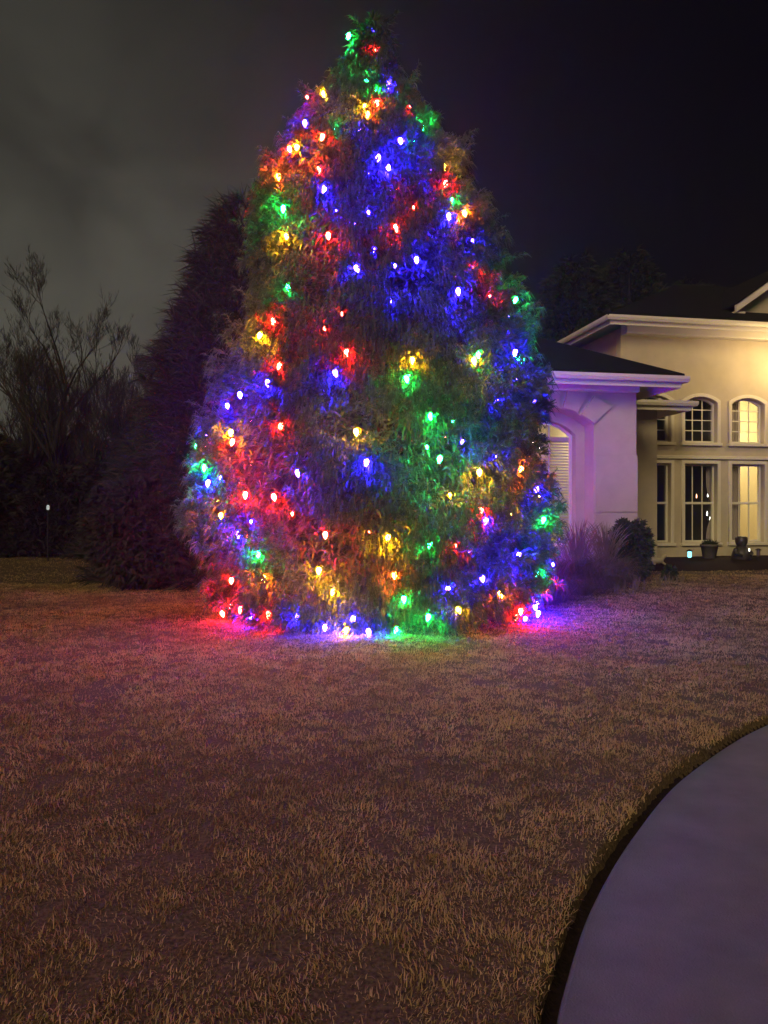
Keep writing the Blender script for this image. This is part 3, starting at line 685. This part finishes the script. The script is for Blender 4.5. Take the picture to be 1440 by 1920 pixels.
# pale ornament: small stone animal
u, z = hp(1233, 1056, -1.9); t = local_thing('garden_ornament', u, -1.9, bedz(u, -1.9)-.06, 'small pale stone animal lying at the house corner', 'ornament')
mb = MB(); mb.tube([(-.22, 0, .07), (-.12, 0, .10), (.02, 0, .10), (.12, 0, .12)], [.05, .08, .085, .06], 10); mb.build('body', M['stone'], t, True)
MB().tube([(.11, 0, .14), (.16, 0, .21), (.22, -.01, .22)], [.05, .06, .03], 10).build('head', M['stone'], t, True)
for s in (-.18, .08): MB().tube([(s, -.06, .06), (s+.07, -.10, .015)], [.03, .022], 8).build('paw', M['stone'], t, True)

# ------------------------------------------------------------------ plants
def ground(x, y): return float(gz(x, y))
def orn_grass(px, y, r, h, n, label, tint=None):
    x = (px-CX)/F*y; t = empty('ornamental_grass', (x, y, ground(x, y))); tag(t, label, 'ornamental grass', 'ornamental grasses beside the house')
    k = n; a = rng.uniform(0, 6.28, k); rr = r*.35*np.sqrt(rng.random(k)); P = np.stack([np.cos(a)*rr, np.sin(a)*rr, np.zeros(k)], 1)
    D = np.stack([np.cos(a)*rr/r*1.0, np.sin(a)*rr/r*1.0, np.ones(k)], 1)
    V, Fc = strips(P, D, 3, (h*.45, h*.98), (.004, .008), .21, 1.4); V[:, 2] = np.maximum(V[:, 2], .0)
    mesh_obj('blades', V, Fc, M['plume'], t, attr=np.clip(np.repeat(rng.normal(.5, .3, len(V)//5), 5), 0, 1))
    mb = MB()
    for i in range(int(n/9)):
        a = random.uniform(0, 6.28); q = random.uniform(.05, .55)*r; H = h*random.uniform(.8, 1.2); b = a+random.uniform(-.8, .8); c_ = random.uniform(.05, .22)
        pts = [Vector((math.cos(a)*q*(.3+.8*u*u)+math.cos(b)*c_*u**4, math.sin(a)*q*(.3+.8*u*u)+math.sin(b)*c_*u**4, H*(u-.10*u**5))) for u in (0, .3, .55, .75, .88, 1)]
        mb.tube(pts, [.0018, .0018, .0018, .006, .005, .001], 4, False)
    mb.build('plumes', M['plume'], t)
orn_grass(1082, 13.6, .75, 1.30, 1300, 'tallest tan ornamental grass clump right beside the lit tree')
orn_grass(1135, 14.4, .70, 1.2, 1200, 'reddish ornamental grass clump between the tall clump and the dark shrub')
orn_grass(1040, 12.6, .55, 1.0, 420, 'low drooping grass clump at the foot of the lit tree')
def shrub(px, y, rx_, rz_, name, label, n=900, m=14, mt='leafgreen', ln=(.06, .14), wd=(.02, .04), cz=.5, cat='shrub'):
    x = (px-CX)/F*y; t = empty(name, (x, y, ground(x, y))); tag(t, label, cat)
    d = rng.normal(0, 1, (n, 3)); d /= np.linalg.norm(d, axis=1)[:, None]; q = rng.uniform(.6, 1.05, n)[:, None]*(1+.22*(vnoise(d[:, 0]*2.5+9, d[:, 2]*2.5+d[:, 1]*3)-.5))[:, None]
    P = d*q*np.array([rx_, rx_, rz_]) + np.array([0, 0, rz_*(2*cz)]); k = P[:, 2] > .02; P, d = P[k], d[k]
    V, Fc = strips(P, d, m, ln, wd, .6, .3); V[:, 2] = np.maximum(V[:, 2], .0)
    mesh_obj('foliage', V, Fc, M[mt], t, attr=np.clip(np.repeat(rng.normal(.4, .3, len(V)//5), 5), 0, 1))
    mb = MB()
    for i in range(9):
        a = i*.7; mb.tube([(0.03*math.cos(a), .03*math.sin(a), 0), (rx_*.3*math.cos(a), rx_*.3*math.sin(a), rz_*.7), (rx_*.6*math.cos(a), rx_*.6*math.sin(a), rz_*1.4*cz*1.2)], [.02, .013, .004], 5, False)
    mb.build('stems', M['bark'], t)
shrub(1182, 15.2, .42, .62, 'shrub', 'small dark rounded shrub between the grass clumps and the house wall')
shrub(275, 15.5, 1.22, 1.15, 'shrub', 'large dark rounded bush left of the lit tree', n=3200, m=14, mt='dark_needle', ln=(.10, .22), wd=(.02, .04))
shrub(1256, 15.4, .10, .14, 'shrub', 'tiny dark leafless shrublet in front of the flower bed', n=60, m=10)
def seedlings(px, y, n, h, label):
    x = (px-CX)/F*y; t = empty('dry_stalks', (x, y, ground(x, y))); tag(t, label, 'dry plant', 'dry plants along the lawn edge')
    P = np.stack([rng.normal(0, .10, n), rng.normal(0, .07, n), np.zeros(n)], 1); V, Fc = strips(P, np.tile([0, 0, 1.0], (n, 1)), 5, (h*.6, h), (.006, .012), .16, .25); V[:, 2] = np.maximum(V[:, 2], 0)
    mesh_obj('stalks', V, Fc, M['plume'], t, attr=np.full(len(V), .2))
seedlings(1199, 13.9, 9, .34, 'dry pale stalks nearest to the dark shrub'); seedlings(1238, 14.6, 8, .28, 'dry pale stalks below the small stone animal'); seedlings(1268, 15.2, 7, .2, 'dry pale stalks left of the lit path light')
seedlings(1170, 13.4, 9, .24, 'lowest dry pale stalks on the lawn right of the tall grass')

# ------------------------------------------------------------------ background trees
def conifer(x, y, h, r, label, n=2600, m=9, mt='dark_needle', wd=(.03, .07), ln=(.25, .6), top=.0, group=None, pw=.85):
    t = empty('evergreen_tree', (x, y, ground(x, y))); tag(t, label, 'tree', group)
    z = h*(1-rng.random(n)**.62); a = rng.uniform(0, 6.28, n); rr = r*(1-z/h)**pw*(.55+.5*rng.random(n))*(1+.35*(vnoise(a*2+x, z*.9)-.5)) + .08
    z = np.maximum(z, .1); P = np.stack([np.cos(a)*rr, np.sin(a)*rr, z], 1); D = np.stack([np.cos(a), np.sin(a), np.full(n, .45)], 1)
    V, Fc = strips(P, D, m, ln, wd, .5, .5); V[:, 2] = np.maximum(V[:, 2], 0)
    mesh_obj('crown', V, Fc, M[mt], t, attr=np.clip(np.repeat(rng.normal(.4, .3, len(V)//5), 5), 0, 1))
    MB().tube([(0, 0, -.1), (0, 0, h*.5), (0, 0, h*.97)], [r*.07, r*.04, .01], 8).build('trunk', M['bark'], t, True)
conifer((470-CX)/F*17.5, 17.5, 9.0, 3.1, 'big dark feathery tree close behind the left side of the lit tree', n=5200, m=10, wd=(.012, .03), ln=(.3, .7), pw=.62)
def bare_tree(x, y, h, label, seed, spread=.5, group='bare trees at the left'):
    rd = random.Random(seed); t = empty('bare_tree', (x, y, ground(x, y))); tag(t, label, 'tree', group)
    tr, br = MB(), MB()
    def grow(p, d, l, r, dep):
        n = 7 if dep == 0 else 4; pts = [p]; q = p.copy(); dd = d.copy()
        for k in range(n):
            w = .07 if dep == 0 else .17
            dd = (dd + Vector((rd.gauss(0, w), rd.gauss(0, w), .05 if dep == 0 else .09))).normalized(); q = q+dd*l/n; pts.append(q.copy())
        R_ = [r*(1-.72*k/n) for k in range(n+1)]
        (tr if dep < 1 else br).tube(pts, R_, 6 if dep < 2 else 3, False)
        if dep >= 5 or l < .3: return
        for k in range(11 if dep == 0 else rd.choice((4, 5, 6))):
            a = rd.uniform(0, 6.28); sp = rd.uniform(.45, 1.1)*spread*1.35; nd = (dd*(1 if k else 2) + Vector((math.cos(a)*sp, math.sin(a)*sp, rd.uniform(0, .3)))).normalized()
            b = rd.uniform(.28, 1) if k else 1; f = b*n; i0 = min(int(f), n-1); src = pts[i0].lerp(pts[i0+1], f-i0)
            grow(src, nd, l*rd.uniform(.38, .66)*(1 if dep == 0 else 1.05)*(1.25-.5*b), max(.007, R_[i0]*.62), dep+1)
    grow(Vector((0, 0, -.1)), Vector((0, 0, 1)), h*.67, h*.020, 0)
    tr.build('trunk', M['twig'], t, True); br.build('branches', M['twig'], t)
D_ = 30.0
def wx(px, d): return (px-CX)/F*d
bare_tree(wx(95, 30), 30, 10.6, 'tallest bare tree at the far left against the glowing sky', 3, .62)
bare_tree(wx(20, 33), 33, 9.5, 'bare tree cut by the left edge of the picture', 8, .6)
bare_tree(wx(195, 31), 31, 7.4, 'mid height bare tree right of the tallest one', 12, .5)
bare_tree(wx(250, 34), 34, 8.2, 'slender bare tree in front of the pale gap in the woods', 17, .45)
bare_tree(wx(330, 27), 27, 9.0, 'bare tree whose twigs meet the big feathery dark tree', 21, .55)
bare_tree(wx(60, 36), 36, 10.2, 'bare tree a little behind and left of the tallest one', 41, .55)
bare_tree(wx(290, 36), 36, 7.6, 'bare tree behind the large bush, left of the feathery dark tree', 47, .5)
bare_tree(wx(140, 38), 38, 8.5, 'thin bare tree farthest back among the left trees', 29, .5)
for i, (px, d, h, r, lab) in enumerate(((-60, 27, 4.9, 2.6, 'dark evergreen cut by the left edge'), (20, 29, 3.9, 2.2, 'dark evergreen below the bare tree at the edge'), (110, 28, 3.3, 2.4, 'low dark evergreen under the tallest bare tree'), (195, 30, 3.7, 2.3, 'dark evergreen under the mid height bare tree'), (280, 26, 3.3, 2.2, 'dark evergreen just behind the large bush'), (350, 24, 4.2, 2.0, 'dark evergreen between large bush and lit tree'))):
    conifer(wx(px, d), d, h, r, lab, n=3200, m=9, wd=(.02, .05), ln=(.2, .5), group='dark evergreens at the left', pw=.5)
for i, (px, d, h, r, lab) in enumerate(((1080, 38, 14.5, 4.2, 'dark tree rising behind the left part of the house roof'), (1180, 40, 15.5, 4.6, 'tallest dark tree behind the house roof'), (1290, 42, 14.5, 4.6, 'dark tree behind the right part of the house roof'))):
    conifer(wx(px, d), d, h, r, lab, n=4200, m=9, wd=(.03, .07), ln=(.25, .6), group='dark trees behind the house', pw=.5)
# the far wood as one dark mass
n = 5200; a = rng.uniform(-1.25, 1.25, n); d = rng.uniform(44, 60, n); xw, yw = np.sin(a)*d, np.cos(a)*d; zw = rng.random(n)**.8*(3.6+2.2*vnoise(xw*.13+5, yw*.05))
V, Fc = strips(np.stack([xw, yw, zw], 1), np.tile([0, 0, 1.0], (n, 1)), 7, (.8, 1.9), (.25, .6), .7, .5)
tag(mesh_obj('far_wood', V, Fc, M['dark_needle'], attr=np.full(len(V), .3)), 'dark mass of woodland closing the view behind the lawn', 'wood', kind='stuff')
# distant yard lamp among the dark trees
x, y = wx(90, 24), 24.0; t = empty('yard_lamp', (x, y, ground(x, y))); tag(t, 'tiny pale lamp on a post in the darkness at the far left', 'lamp')
zz = CAMZ+(CY-952)/F*y-ground(x, y)
MB().tube([(0, 0, 0), (0, 0, zz-.07)], .025, 8).build('post', M['metal'], t); MB().lathe([(.035, -.07), (.05, -.04), (.045, .06), (.02, .09)], 8, (0, 0, zz)).build('lens', emit('pale_lamp', (.8, .9, .8), .45), t, True)
MB().lathe([(.07, .09), (.02, .13)], 8, (0, 0, zz)).build('cap', M['metal'], t)
print('tris', sum(len(m.polygons) for m in bpy.data.meshes))
